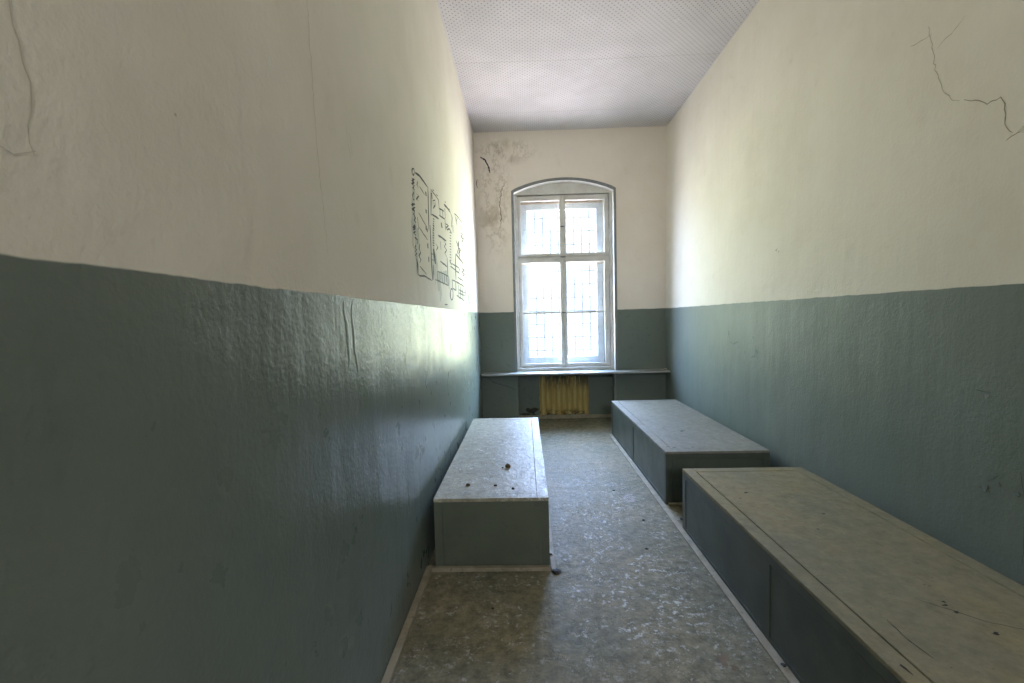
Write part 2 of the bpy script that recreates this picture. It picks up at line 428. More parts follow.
def chunk(bm, r, squash=0.7, seed=1, sub=2):
    rnd = random.Random(seed)
    off = Vector((rnd.uniform(0, 50),) * 3)
    res = bmesh.ops.create_icosphere(bm, subdivisions=sub, radius=r)
    for v in res['verts']:
        k = 1 + 0.45 * mnoise.noise(v.co * (1.1 / r) + off) + 0.2 * mnoise.noise(v.co * (3 / r) + off)
        v.co *= k
        v.co.z = max(v.co.z * squash, -r * squash * 0.5) + r * squash * 0.5
STROKES = [
 (1.6, [(2.42,2.079), (2.52,2.094), (2.63,2.094), (2.73,2.092)]),
 (0.7, [(2.74,2.096), (2.73,1.982), (2.72,1.838)]),
 (0.7, [(2.40,2.078), (2.40,2.070), (2.39,2.061), (2.38,2.054), (2.37,2.051), (2.36,2.051), (2.35,2.054), (2.35,2.061), (2.35,2.069), (2.36,2.078), (2.37,2.084), (2.38,2.088), (2.40,2.089), (2.40,2.085), (2.40,2.078)]),
 (1.3, [(2.34,2.025), (2.39,2.038), (2.34,2.011), (2.39,2.022), (2.33,1.995), (2.39,2.003), (2.35,1.978), (2.39,1.981)]),
 (1.0, [(2.37,1.966), (2.34,1.940), (2.35,1.921), (2.38,1.928)]),
 (1.3, [(2.32,1.896), (2.38,1.908), (2.31,1.882), (2.38,1.891), (2.32,1.863), (2.37,1.868), (2.35,1.847), (2.38,1.837), (2.36,1.817), (2.39,1.812)]),
 (1.3, [(2.33,1.783), (2.37,1.794), (2.32,1.772), (2.37,1.773)]),
 (2.0, [(2.67,2.049), (2.68,2.026)]),
 (2.0, [(2.66,1.945), (2.66,1.922)]),
 (2.0, [(2.64,1.845), (2.64,1.822)]),
 (0.5, [(2.47,2.050), (2.45,2.025), (2.48,2.019)]),
 (0.5, [(2.43,1.973), (2.48,1.975), (2.42,1.941), (2.47,1.945)]),
 (0.4, [(2.51,2.033), (2.64,2.023)]),
 (0.4, [(2.46,1.881), (2.66,1.845)]),
 (0.4, [(2.43,1.850), (2.45,1.789)]),
 (0.9, [(2.82,2.106), (2.96,2.108), (3.08,2.104), (3.09,2.053)]),
 (0.8, [(2.83,2.098), (2.82,2.033), (2.80,1.941)]),
 (1.6, [(2.85,2.092), (2.86,2.056)]),
 (0.7, [(2.87,2.049), (2.95,2.072), (2.95,2.040), (2.88,2.003), (2.88,2.048)]),
 (0.9, [(2.88,2.119), (2.93,2.126)]),
 (0.9, [(3.00,2.123), (3.06,2.127)]),
 (1.1, [(2.82,1.953), (2.94,1.966), (3.06,1.977)]),
 (1.0, [(3.08,2.051), (3.28,2.077)]),
 (1.0, [(3.08,2.006), (3.31,2.030)]),
 (0.8, [(3.11,2.053), (3.12,2.014)]),
 (0.8, [(3.22,2.064), (3.23,2.023)]),
 (1.4, [(2.86,1.936), (2.90,1.938)]),
 (1.4, [(2.86,1.921), (2.90,1.922)]),
 (1.4, [(2.85,1.905), (2.89,1.907)]),
 (1.4, [(2.85,1.889), (2.89,1.891)]),
 (1.4, [(2.85,1.874), (2.89,1.875)]),
 (2.6, [(3.15,1.971), (3.17,1.941)]),
 (0.8, [(3.31,2.030), (3.32,1.952)]),
 (1.5, [(3.29,2.130), (3.44,2.138), (3.58,2.136)]),
 (0.8, [(3.58,2.136), (3.66,2.117), (3.61,2.027)]),
 (1.2, [(3.33,2.158), (3.37,2.162)]),
 (1.2, [(3.50,2.152), (3.56,2.150)]),
 (0.6, [(3.32,2.110), (3.33,2.039)]),
 (0.7, [(3.33,2.000), (3.46,2.013), (3.34,1.974)]),
 (0.8, [(3.79,2.180), (4.01,2.195), (4.25,2.199)]),
 (0.5, [(3.80,2.183), (3.88,2.131), (3.92,2.104)]),
 (0.7, [(4.13,2.148), (4.20,2.122)]),
 (0.5, [(3.86,2.161), (3.95,2.172), (3.88,2.131)]),
 (1.2, [(2.33,1.776), (2.37,1.784), (2.33,1.764), (2.37,1.764), (2.33,1.748), (2.37,1.746), (2.35,1.732), (2.41,1.726), (2.40,1.705)]),
 (0.6, [(2.35,1.692), (2.37,1.692), (2.34,1.675), (2.38,1.674), (2.35,1.656), (2.38,1.655), (2.35,1.637), (2.38,1.631)]),
 (0.5, [(2.46,1.716), (2.44,1.686), (2.47,1.671), (2.43,1.646), (2.47,1.631), (2.44,1.610)]),
 (1.3, [(2.37,1.626), (2.39,1.595), (2.39,1.549)]),
 (1.1, [(2.39,1.546), (2.43,1.541), (2.54,1.550), (2.74,1.542)]),
 (0.5, [(2.46,1.804), (2.56,1.787), (2.67,1.771)]),
 (2.0, [(2.67,1.838), (2.67,1.817)]),
 (2.0, [(2.67,1.752), (2.67,1.722)]),
 (1.4, [(2.68,1.675), (2.68,1.644)]),
 (0.4, [(2.44,1.593), (2.60,1.563)]),
 (0.6, [(2.76,1.875), (2.76,1.735), (2.76,1.652), (2.77,1.544)]),
 (1.4, [(2.84,1.892), (2.89,1.895)]),
 (1.4, [(2.84,1.876), (2.88,1.879)]),
 (1.4, [(2.83,1.860), (2.88,1.863)]),
 (1.4, [(2.83,1.845), (2.88,1.847)]),
 (1.4, [(2.83,1.829), (2.88,1.831)]),
 (1.4, [(2.83,1.813), (2.87,1.815)]),
 (1.4, [(2.83,1.797), (2.87,1.799)]),
 (1.4, [(2.82,1.782), (2.87,1.783)]),
 (1.4, [(2.82,1.766), (2.87,1.768)]),
 (2.6, [(2.84,1.746), (2.86,1.704), (2.88,1.657)]),
 (0.9, [(2.75,1.703), (2.83,1.710)]),
 (0.9, [(2.76,1.668), (2.85,1.675)]),
 (0.7, [(2.92,1.790), (2.99,1.778), (2.93,1.749)]),
 (1.3, [(3.01,1.861), (3.33,1.875)]),
 (2.4, [(3.16,1.956), (3.18,1.940)]),
 (0.8, [(3.24,1.859), (3.31,1.854), (3.24,1.821), (3.33,1.811), (3.25,1.777), (3.32,1.760)]),
 (0.5, [(3.08,1.832), (3.10,1.778)]),
 (1.0, [(3.05,1.696), (3.32,1.690)]),
 (0.8, [(2.93,1.618), (3.37,1.624)]),
 (1.0, [(2.86,1.556), (3.10,1.557), (3.35,1.555)]),
 (1.0, [(3.34,1.623), (3.35,1.555)]),
 (0.3, [(2.94,1.612), (2.94,1.563)]),
 (0.3, [(3.02,1.613), (3.02,1.563)]),
 (0.3, [(3.10,1.615), (3.10,1.563)]),
 (0.3, [(3.19,1.616), (3.19,1.563)]),
 (0.3, [(3.28,1.618), (3.28,1.563)]),
 (0.8, [(2.81,1.643), (2.81,1.598), (2.79,1.550)]),
 (0.5, [(3.34,1.759), (3.34,1.623)]),
 (1.0, [(3.50,1.969), (3.57,1.977)]),
 (1.0, [(3.50,1.947), (3.57,1.955)]),
 (1.0, [(3.49,1.926), (3.56,1.933)]),
 (1.0, [(3.49,1.905), (3.56,1.911)]),
 (1.0, [(3.48,1.883), (3.56,1.889)]),
 (1.0, [(3.48,1.862), (3.55,1.868)]),
 (1.0, [(3.48,1.841), (3.55,1.846)]),
 (1.0, [(3.47,1.820), (3.54,1.824)]),
 (1.0, [(3.47,1.798), (3.54,1.803)]),
 (1.0, [(3.46,1.777), (3.54,1.781)]),
 (1.0, [(3.46,1.756), (3.53,1.760)]),
 (0.9, [(3.32,1.981), (3.40,1.969), (3.49,1.996), (3.61,1.980)]),
 (0.9, [(3.68,2.061), (3.68,2.002)]),
 (1.2, [(3.45,1.750), (3.55,1.729)]),
 (0.9, [(3.47,1.710), (3.62,1.708), (3.97,1.703)]),
 (0.8, [(3.56,1.741), (3.98,1.747), (3.91,1.697)]),
 (0.7, [(3.78,1.848), (3.75,1.773), (3.74,1.630)]),
 (1.4, [(3.79,1.845), (4.24,1.821)]),
 (1.6, [(3.99,1.985), (3.94,1.934), (4.06,1.920), (3.97,1.875), (4.04,1.849)]),
 (0.9, [(3.82,1.966), (3.98,1.929), (3.85,1.847)]),
 (0.9, [(4.14,2.089), (4.26,2.094), (4.16,2.047), (4.33,2.065), (4.19,2.008), (4.24,1.969)]),
 (0.9, [(4.23,2.172), (4.24,2.129)]),
 (0.9, [(4.12,1.763), (4.32,1.772), (4.13,1.730), (4.32,1.726), (4.14,1.695)]),
 (0.8, [(3.56,1.502), (3.55,1.482), (3.53,1.466), (3.50,1.456), (3.46,1.455), (3.44,1.462), (3.42,1.476), (3.42,1.494), (3.43,1.513), (3.45,1.529), (3.48,1.539), (3.51,1.541), (3.54,1.534), (3.56,1.520), (3.56,1.502)]),
 (0.9, [(3.54,1.613), (3.72,1.613), (3.72,1.542), (3.55,1.546), (3.54,1.613)]),
 (1.0, [(3.73,1.614), (4.28,1.611)]),
 (1.0, [(3.87,1.599), (3.87,1.504)]),
 (1.0, [(4.32,1.608), (4.30,1.490)]),
 (1.0, [(3.75,1.503), (4.25,1.474)]),
 (0.7, [(3.98,1.596), (3.98,1.493)]),
 (0.7, [(4.11,1.599), (4.10,1.487)]),
 (0.5, [(3.89,1.558), (4.28,1.553)]),
 (0.5, [(3.89,1.531), (4.28,1.524)]),
 (0.8, [(3.85,1.660), (4.20,1.657)]),
 (0.8, [(4.80,1.615), (4.77,1.550), (4.72,1.497), (4.66,1.468), (4.61,1.466), (4.56,1.491), (4.54,1.538), (4.54,1.599), (4.57,1.661), (4.62,1.713), (4.67,1.745), (4.73,1.751), (4.78,1.727), (4.80,1.678), (4.80,1.615)]),
 (1.2, [(4.56,1.804), (4.60,1.798)]),
 (0.9, [(3.16,1.411), (3.28,1.413)]),
 (0.5, [(4.30,1.490), (4.33,1.420)]),
]
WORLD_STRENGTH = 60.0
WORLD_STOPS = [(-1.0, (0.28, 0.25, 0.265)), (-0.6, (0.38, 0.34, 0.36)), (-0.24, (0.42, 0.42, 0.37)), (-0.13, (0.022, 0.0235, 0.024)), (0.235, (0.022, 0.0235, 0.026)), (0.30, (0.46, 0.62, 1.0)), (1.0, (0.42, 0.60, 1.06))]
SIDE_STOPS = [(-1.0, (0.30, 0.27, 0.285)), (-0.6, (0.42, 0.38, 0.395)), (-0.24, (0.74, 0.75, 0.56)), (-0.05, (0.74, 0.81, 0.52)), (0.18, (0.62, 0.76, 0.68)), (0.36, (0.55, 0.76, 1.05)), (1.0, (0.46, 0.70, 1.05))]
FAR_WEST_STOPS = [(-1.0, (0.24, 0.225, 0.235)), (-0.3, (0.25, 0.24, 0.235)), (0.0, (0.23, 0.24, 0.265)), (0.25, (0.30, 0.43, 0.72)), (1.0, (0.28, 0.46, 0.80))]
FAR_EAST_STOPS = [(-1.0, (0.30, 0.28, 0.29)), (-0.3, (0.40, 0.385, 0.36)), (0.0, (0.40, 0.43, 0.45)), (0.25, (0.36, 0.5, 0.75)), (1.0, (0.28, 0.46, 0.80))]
REAR_FILL_STOPS = [(-1.0, (0.40, 0.385, 0.365)), (0.0, (0.47, 0.45, 0.425)), (1.0, (0.47, 0.51, 0.55))]  # sky added behind the camera, feeds fill through the rear opening
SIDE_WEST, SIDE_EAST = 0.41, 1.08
EXPOSURE = 0.78

# ================================================================ THE SETTING
# side walls (slabs whose inner face leans a little above the oil paint)
def side_wall(name, side, mat):
    bm = bmesh.new()
    T = 0.25
    zs = [0.0, ZP, H + 0.12]
    prof = [(wall_x(side, z), z) for z in zs]
    if side < 0:
        prof[0] = (XL - 0.0, 0.0) if False else (wall_x(-1, 0.0), 0.0)
    outer = [(side * T + (XL if side < 0 else XR), z) for z in (H + 0.12, 0.0)]
    prism(bm, prof + outer, 'y', YF - 0.2, YB + 0.6)
    return struct(link(name, bm, mat))
wall_left = side_wall('wall_left', -1, M['wall_left'])
wall_right = side_wall('wall_right', 1, M['wall_right'])

bm = bmesh.new()
box(bm, XL - 0.25, XR + 0.25, YF - 0.2, YB + 0.6, -0.2, 0.0)
floor = struct(link('floor', bm, M['floor']))
# ceiling: a fine grid that sags slightly, as old boards do
bm = bmesh.new()
nx, ny = 26, 80
g = [[None] * (ny + 1) for _ in range(nx + 1)]
for i in range(nx + 1):
    for j in range(ny + 1):
        x = XL - 0.25 + (XR - XL + 0.5) * i / nx
        y = YF - 0.2 + (YB + 0.8 - YF) * j / ny
        z = H + 0.010 * mnoise.noise(Vector((x * 1.3, y * 0.9, 2.2)))
        g[i][j] = bm.verts.new((x, y, z))
for i in range(nx):
    for j in range(ny):
        bm.faces.new([g[i][j], g[i][j + 1], g[i + 1][j + 1], g[i + 1][j]])
ext = bmesh.ops.extrude_face_region(bm, geom=bm.faces[:])
for v in ext['geom']:
    if isinstance(v, bmesh.types.BMVert):
        v.co.z = H + 0.15
bmesh.ops.recalc_face_normals(bm, faces=bm.faces[:])
ceiling = struct(link('ceiling', bm, M['ceiling'], smooth=False))
for p in ceiling.data.polygons:
    p.use_smooth = abs(p.normal.z) > 0.9

# window wall
WX0, WX1 = -0.095, 1.116       # window opening
WZ0, WZS, WZA = 0.632, 2.832, 2.966   # sill, springing, crown of the arch
NX0, NX1, NZ1 = -0.102, 1.116, 0.600  # radiator niche
def arch(x, z_s=WZS, z_a=WZA, x0=WX0, x1=WX1):
    c = (x0 + x1) / 2; w = (x1 - x0) / 2; hgt = z_a - z_s
    R = (w * w + hgt * hgt) / (2 * hgt)
    return z_a - R + math.sqrt(max(0.0, R * R - (x - c) ** 2))
def arch_pts(n=28, x0=WX0, x1=WX1, z_s=WZS, z_a=WZA):
    return [(x0 + (x1 - x0) * i / n, arch(x0 + (x1 - x0) * i / n, z_s, z_a, x0, x1)) for i in range(n + 1)]
bm = bmesh.new()
XA, XB = XL - 0.04, XR + 0.05
D1, D2, D3 = YB + 0.12, YB + 0.20, YB + 0.305
def plate(x0, x1, z0, z1, y0, y1):
    fs = box(bm, x0, x1, y0, y1, z0, z1)
    return fs
# layer A (with the arch), B (square head, niche goes on), C (outer opening)
plate(XA, WX0, 0, H + 0.05, YB, D1)
plate(WX1, XB, 0, H + 0.05, YB, D1)
plate(WX0, WX1, NZ1, WZ0, YB, D1)
ap = arch_pts()
fs = prism(bm, ap + [(WX1, H + 0.05), (WX0, H + 0.05)], 'y', YB, D1)
for f in fs:
    c = f.calc_center_median()
    if YB + 0.01 < c.y < D1 - 0.01 and c.z < WZA + 0.01 and WX0 < c.x < WX1:
        f.material_index = 1
JX0, JX1, JZ1 = -0.095, 1.116, 2.99
plate(XA, JX0, 0, H + 0.05, D1, D2); plate(JX1, XB, 0, H + 0.05, D1, D2)
plate(JX0, JX1, NZ1, WZ0, D1, D2); plate(JX0, JX1, JZ1, H + 0.05, D1, D2)
OX0, OX1, OZ0, OZ1 = -0.02, 1.020, 0.675, 2.77
plate(XA, OX0, 0, H + 0.05, D2, D3); plate(OX1, XB, 0, H + 0.05, D2, D3)
plate(OX0, OX1, 0, OZ0, D2, D3); plate(OX0, OX1, OZ1, H + 0.05, D2, D3)
for f in bm.faces:          # the jambs of the opening are painted white
    c = f.calc_center_median()
    if c.z > WZ0 and abs(f.normal.x) > 0.9 and (abs(c.x - WX0) < 0.01 or abs(c.x - WX1) < 0.01) and c.y < D3:
        f.material_index = 1
    if c.y > D2 and (abs(f.normal.x) > 0.9 or abs(f.normal.z) > 0.9) and OX0 - .01 < c.x < OX1 + .01 and OZ0 - .01 < c.z < OZ1 + .01:
        f.material_index = 1
wall_back = struct(link('wall_back', bm, [M['wall_back'], M['reveal']]))

# unseen wall behind the camera, set back to even the fill light
bm = bmesh.new()
DX0, DX1, DZ1 = 0.15, 1.15, 2.15
box(bm, XL - 0.03, DX0, YF - 0.2, YF, 0, H + 0.05)
box(bm, DX1, XR + 0.04, YF - 0.2, YF, 0, H + 0.05)
TZ0, TZ1 = 2.30, 3.10         # opening added over the door to let in fill daylight
box(bm, DX0, DX1, YF - 0.2, YF, DZ1, TZ0)
box(bm, DX0, DX1, YF - 0.2, YF, TZ1, H + 0.05)
wall_front = struct(link('wall_front', bm, M['wall_left']))

door = struct(empty('door_1', (DX0, YF - 0.08, 0)))
bm = bmesh.new()
box(bm, 0.004, DX1 - DX0 - 0.004, -0.02, 0.02, 0.006, DZ1 - 0.004, bevel=0.003)
for (a, b) in ((0.16, 0.95), (1.1, 1.98)):
    box(bm, 0.14, DX1 - DX0 - 0.14, 0.018, 0.026, a, b, bevel=0.004)
link('door_leaf', bm, M['door_paint'], door)
bm = bmesh.new()
box(bm, 0.055, 0.085, 0.018, 0.026, 0.95, 1.13, bevel=0.002)
box(bm, 0.06, 0.19, 0.045, 0.06, 1.05, 1.068, bevel=0.005)
box(bm, 0.06, 0.078, 0.02, 0.055, 1.05, 1.068, bevel=0.004)
link('door_handle', bm, M['latch'], door)

fill_win = struct(empty('fill_window', (0, 0, 0)))  # unseen window, added to carry soft fill to the far wall
bm = bmesh.new()
for a in ((DX0, DX0 + 0.04, TZ0, TZ1), (DX1 - 0.04, DX1, TZ0, TZ1), (DX0 + 0.04, DX1 - 0.04, TZ0, TZ0 + 0.04), (DX0 + 0.04, DX1 - 0.04, TZ1 - 0.04, TZ1)):
    box(bm, a[0], a[1], YF - 0.12, YF - 0.07, a[2], a[3], bevel=0.003)
link('window_frame', bm, M['window_paint'], fill_win)
bm = bmesh.new(); box(bm, DX0 + 0.036, DX1 - 0.036, YF - 0.098, YF - 0.094, TZ0 + 0.036, TZ1 - 0.036)
link('pane', bm, M['glass'], fill_win)

# painted grey band round the opening
bm = bmesh.new()
B = 0.031
def band_piece(pts_in, pts_out):
    for i in range(len(pts_in) - 1):
        q = [pts_in[i], pts_in[i + 1], pts_out[i + 1], pts_out[i]]
        prism(bm, q, 'y', YB - 0.003, YB + 0.001)
inn = [(WX0, WZ0)] + ap + [(WX1, WZ0)]
n = 28
outp = [(WX0 - B, WZ0)] + [(x + (-B if i == 0 else B if i == n else (x - 0.51) * 0.045), z + B * (1.05 if 0 < i < n else 0.75)) for i, (x, z) in enumerate(ap)] + [(WX1 + B, WZ0)]
band_piece(inn, outp)
o = link('painted_band', bm, M['band'], wall_back)
o['label'] = 'grey band painted round the arched window opening'

# ---------------------------------------------------------------- window
win = struct(empty('window_1', (0, 0, 0)))
FY0, FY1 = YB + 0.095, YB + 0.19
bm = bmesh.new()
FX0, FX1, FZ0, FZ1 = -0.060, 1.081, 0.672, 2.822
box(bm, WX0, FX0, FY0, FY1, WZ0, FZ1 + 0.01, bevel=0.003)
box(bm, FX1, WX1, FY0, FY1, WZ0, FZ1 + 0.01, bevel=0.003)
box(bm, WX0, WX1, FY0 - 0.02, FY1, WZ0, FZ0, bevel=0.004)
box(bm, FX0, FX1, FY0 + 0.035, FY1, 2.045, 2.068, bevel=0.002)     # transom seen in the gap
box(bm, 0.476, 0.527, FY0 + 0.05, FY0 + 0.08, FZ0, FZ1)           # post behind the meeting stiles
link('window_frame', bm, M['window_paint'], win)
bm = bmesh.new()
lun = [(WX0, FZ1 + 0.004), (WX1, FZ1 + 0.004)] + list(reversed(arch_pts(28, WX0, WX1, WZS + 0.012, WZA + 0.012)))
prism(bm, lun, 'y', FY0, FY1)
o = link('arched_head_panel', bm, M['window_paint'], win)

CY0, CY1 = YB + 0.112, YB + 0.160
XM = 0.5015
def sash(x0, x1, z0, z1, sl, sr, rb, rt, bars, meet):
    bm = bmesh.new()
    box(bm, x0, x0 + sl, CY0, CY1, z0, z1, bevel=0.003)
    box(bm, x1 - sr, x1, CY0, CY1, z0, z1, bevel=0.003)
    box(bm, x0 + sl - 0.002, x1 - sr + 0.002, CY0 + 0.001, CY1, z0, z0 + rb, bevel=0.002)
    box(bm, x0 + sl - 0.002, x1 - sr + 0.002, CY0 + 0.001, CY1, z1 - rt, z1, bevel=0.002)
    for b in bars:
        box(bm, x0 + sl - 0.002, x1 - sr + 0.002, CY0 + 0.006, CY1 - 0.004, b - 0.013, b + 0.013, bevel=0.003)
    s = link('sash', bm, M['window_paint'], win)
    bm = bmesh.new()
    box(bm, x0 + sl - 0.004, x1 - sr + 0.004, CY0 + 0.024, CY0 + 0.028, z0 + rb - 0.004, z1 - rt + 0.004)
    link('pane', bm, M['glass'], s)
    return s
G = 0.005
s1 = sash(FX0 + G, XM - 0.002, 2.068, FZ1 - G, 0.042, 0.036, 0.036, 0.062, [], 1)
s2 = sash(XM + 0.002, FX1 - G, 2.068, FZ1 - G, 0.036, 0.055, 0.036, 0.062, [], 0)
s3 = sash(FX0 + G, XM - 0.002, FZ0 + G, 2.046, 0.042, 0.036, 0.044, 0.056, [1.362], 1)
s4 = sash(XM + 0.002, FX1 - G, FZ0 + G, 2.046, 0.036, 0.060, 0.044, 0.056, [1.362], 0)
# cover strip on the meeting stiles
for s, z0, z1 in ((s2, 2.07, FZ1 - 0.007), (s4, FZ0 + 0.007, 2.044)):
    bm = bmesh.new()
    box(bm, XM - 0.020, XM + 0.020, CY0 - 0.012, CY0 + 0.002, z0, z1, bevel=0.004, seg=2)
    link('meeting_strip', bm, M['window_paint'], s)
# turn latches
for s, z, w in ((s2, 2.428, 0.026), (s4, 2.052, 0.034), (s4, 1.36, 0.024)):
    bm = bmesh.new()
    box(bm, XM - w, XM + w, CY0 - 0.026, CY0 - 0.018, z - 0.006, z + 0.006, bevel=0.002)
    bmesh.ops.create_cone(bm, cap_ends=True, segments=12, radius1=0.009, radius2=0.007, depth=0.022,
                          matrix=Matrix.Translation((XM, CY0 - 0.022, z)) @ Matrix.Rotation(math.pi / 2, 4, 'X'))
    l = link('latch', bm, M['latch'], s)
    l['label'] = 'dark metal turn latch'
# hinges on the outer stiles
for s, x, zz in ((s1, FX0, (2.2, 2.68)), (s2, FX1, (2.2, 2.68)), (s3, FX0, (0.85, 1.9)), (s4, FX1, (0.85, 1.9))):
    for z in zz:
        bm = bmesh.new()
        bmesh.ops.create_cone(bm, cap_ends=True, segments=10, radius1=0.006, radius2=0.006, depth=0.08,
                              matrix=Matrix.Translation((x + 0.001, CY0 - 0.006, z)))
        link('hinge', bm, M['window_paint'], s)
# outer frame of the double window
OY0, OY1 = YB + 0.225, YB + 0.285
bm = bmesh.new()
box(bm, OX0 - 0.001, 0.066, OY0, OY1, OZ0, OZ1, bevel=0.004)
box(bm, 0.935, OX1 + 0.001, OY0, OY1, OZ0, OZ1, bevel=0.004)
box(bm, 0.06, 0.940, OY0, OY1, 2.665, OZ1 + 0.001, bevel=0.004)
box(bm, 0.06, 0.940, OY0, OY1, OZ0 - 0.001, 0.80, bevel=0.004)
o = link('outer_frame', bm, M['outer_paint'], win); o['label'] = 'weathered outer frame of the double window, its grey lightened for glare'
bm = bmesh.new()
box(bm, OX0 + 0.003, OX1 - 0.003, D2 + 0.002, D2 + 0.024, 2.738, OZ1 - 0.002, bevel=0.003)
box(bm, OX0 + 0.003, OX1 - 0.003, D2 + 0.002, D2 + 0.024, 1.975, 2.00, bevel=0.003)
o = link('head_batten', bm, M['brown_wood'], win); o['label'] = 'bare brown wooden batten'

# security grille outside
gr = empty('window_grille', (0.503, YB + 0.293, OZ0))
tag(gr, 'thin iron bar grille across the outside of the arched window', 'grille')
GX0, GX1, GZ0, GZ1 = -0.024, 1.024, 0.671, 2.774
def bar(bm_args, parent):
    bm = bmesh.new(); box(bm, *bm_args, bevel=0.002)
    o = link('bar', bm, M['iron'], parent)
    o.matrix_parent_inverse = Matrix.Translation(-Vector(parent.location))
for k in range(11):
    x = -0.0363 + 0.0993 * k
    if GX0 + 0.01 < x < GX1 - 0.01:
        bar((x - 0.009, x + 0.009, YB + 0.288, YB + 0.295, GZ0, GZ1), gr)
for k in range(12):
    z = 0.706 + 0.17 * k
    bar((GX0, GX1, YB + 0.295, YB + 0.300, z - 0.008, z + 0.008), gr)

# ---------------------------------------------------------------- sill board, niche details
sill = empty('sill_board', (0, 0, 0))
tag(sill, 'dusty grey wall-to-wall board under the window, above the stained niche', 'window sill')
bm = bmesh.new()
box(bm, XL + 0.012, XR - 0.003, YB - 0.20, YB + 0.004, 0.612, 0.634, bevel=0.005, seg=2)
link('board', bm, M['sill'], sill)
bm = bmesh.new()
box(bm, 1.14, 1.20, YB - 0.05, YB + 0.002, 0.588, 0.613, bevel=0.003)
o = link('bracket', bm, M['brown_wood'], sill); o['label'] = 'ochre wooden support block'

bm = bmesh.new()
# bare rectangle left by the removed radiator, ragged at its edges
rnd = random.Random(4)
pts = []
x0, x1, z0, z1 = 0.176, 0.806, 0.052, 0.552
for i in range(26): pts.append((x0 + (x1 - x0) * i / 26, z0 + rnd.uniform(-0.012, 0.008)))
for i in range(18): pts.append((x1 + rnd.uniform(-0.004, 0.004), z0 + (z1 - z0) * i / 18))
for i in range(26): pts.append((x1 - (x1 - x0) * i / 26, z1 + rnd.uniform(-0.012, 0.01)))
for i in range(18): pts.append((x0 + rnd.uniform(-0.004, 0.004), z1 - (z1 - z0) * i / 18))
prism(bm, pts, 'y', D2 - 0.003, D2 + 0.001)
o = link('bare_patch', bm, M['stained'], wall_back); o['label'] = 'ochre striped stain where a radiator was taken off the wall'
bm = bmesh.new()
patch(bm, 0.075, 0.105, 0.06, 0.05, on_niche, 0.002, 26, 0.55, 8)
patch(bm, 0.02, 0.05, 0.09, 0.022, on_niche, 0.0016, 20, 0.5, 9)
o = link('plaster_damage', bm, M['damage'], wall_back); o['label'] = 'dark broken plaster low in the niche'

# skirting strips
def strip(name, x0, x1, y0, y1, h=0.018):
    bm = bmesh.new(); box(bm, x0, x1, y0, y1, 0.0, h, bevel=0.003, seg=2)
    return struct(link(name, bm, M['strip']))
LBX0, LBX1, LBY0, LBY1 = -0.494, 0.106, 2.311, 4.212
strip('baseboard_left', -0.5385, -0.507, YF, LBY0 - 0.005, 0.022)
strip('trim_1', -0.507, LBX1, LBY0 - 0.034, LBY0 - 0.005, 0.020)
strip('trim_2', LBX1 + 0.004, LBX1 + 0.030, LBY0 - 0.034, LBY1, 0.012)
strip('trim_3', 0.899, 0.9335, 0.2, 4.98, 0.010)
strip('trim_4', 0.958, XR - 0.004, 3.058, 3.086, 0.018)
strip('baseboard_back', NX0 + 0.003, NX1 - 0.003, D2 - 0.022, D2, 0.045)

# ---------------------------------------------------------------- bed boxes
def holed(bm, u0, u1, v0, v1, holes, place):
    """flat board with rectangular holes side by side in u; place(u,v)->box args"""
    us = [u0]
    hv0, hv1 = holes[0][2], holes[0][3]
    place(bm, u0, u1, v0, hv0); place(bm, u0, u1, hv1, v1)
    e = u0
    for (a, b, _, _) in holes:
        place(bm, e, a, hv0, hv1); e = b
    place(bm, e, u1, hv0, hv1)

def make_bed(loc, w, l, h, label, top, side, joint=0.0022):
    root = empty('bed_box', loc)
    tag(root, label, 'bed', None)
    g = joint           # joint width / 2
    T = 0.018
    bm = bmesh.new()
    box(bm, T - 0.002, w - T + 0.002, T - 0.002, l - T + 0.002, 0.0, h - T + 0.002)
    link('carcass', bm, M['gap'], root)
    # top: four edging boards round a panel
    e = 0.060
    for (x0, x1, y0, y1) in ((0, e, 0, l), (w - e, w, 0, l), (e, w - e, 0, e), (e, w - e, l - e, l)):
        bm = bmesh.new()
        a = 0 if x0 == 0 or x1 == w else 0.0006
        box(bm, x0 + a, x1 - a, y0, y1, h - T, h, bevel=0.0012 if joint < 0.001 else 0.003, seg=2)
        link('edging_board', bm, top, root)
    bm = bmesh.new()
    box(bm, e + 2 * g, w - e - 2 * g, e + 2 * g, l - e - 2 * g, h - T, h - 0.0008, bevel=0.0012)
    link('top_panel', bm, top, root)
    # ends
    zb, zt, zl = 0.012, h - 0.052, h - T
    for s in (0, 1):
        y0, y1 = (0.0015, T) if s == 0 else (l - T, l - 0.0015)
        pl = lambda bm, u0, u1, v0, v1: box(bm, u0, u1, y0, y1, v0, v1)
        bm = bmesh.new()
        holed(bm, 0.0015, w - 0.0015, 0.0, zl, [(0.045, w - 0.045, zb, zt)], pl)
        link('end_frame', bm, side, root)
        bm = bmesh.new()
        d = 0.002
        box(bm, 0.045 + g, w - 0.045 - g, y0 + (d if s == 0 else 0), y1 - (d if s else 0), zb + g, zt - g, bevel=0.001)
        link('end_panel', bm, side, root)
    for s in (0, 1):
        x0, x1 = (0.0, T) if s == 0 else (w - T, w)
        pl = lambda bm, u0, u1, v0, v1: box(bm, x0, x1, u0, u1, v0, v1)
        m = l / 2
        holes = [(T + 0.035, m - 0.03, zb + 0.01, zt), (m + 0.03, l - T - 0.035, zb + 0.01, zt)]
        bm = bmesh.new()
        holed(bm, T, l - T, 0.0, zl, holes, pl)
        link('side_frame', bm, side, root)
        for a, b, c, dd in holes:
            bm = bmesh.new()
            d = 0.003
            box(bm, x0 + (d if s == 0 else 0), x1 - (d if s else 0), a + g, b - g, c + g, dd - g, bevel=0.001)
            link('side_panel', bm, side, root)
    return root
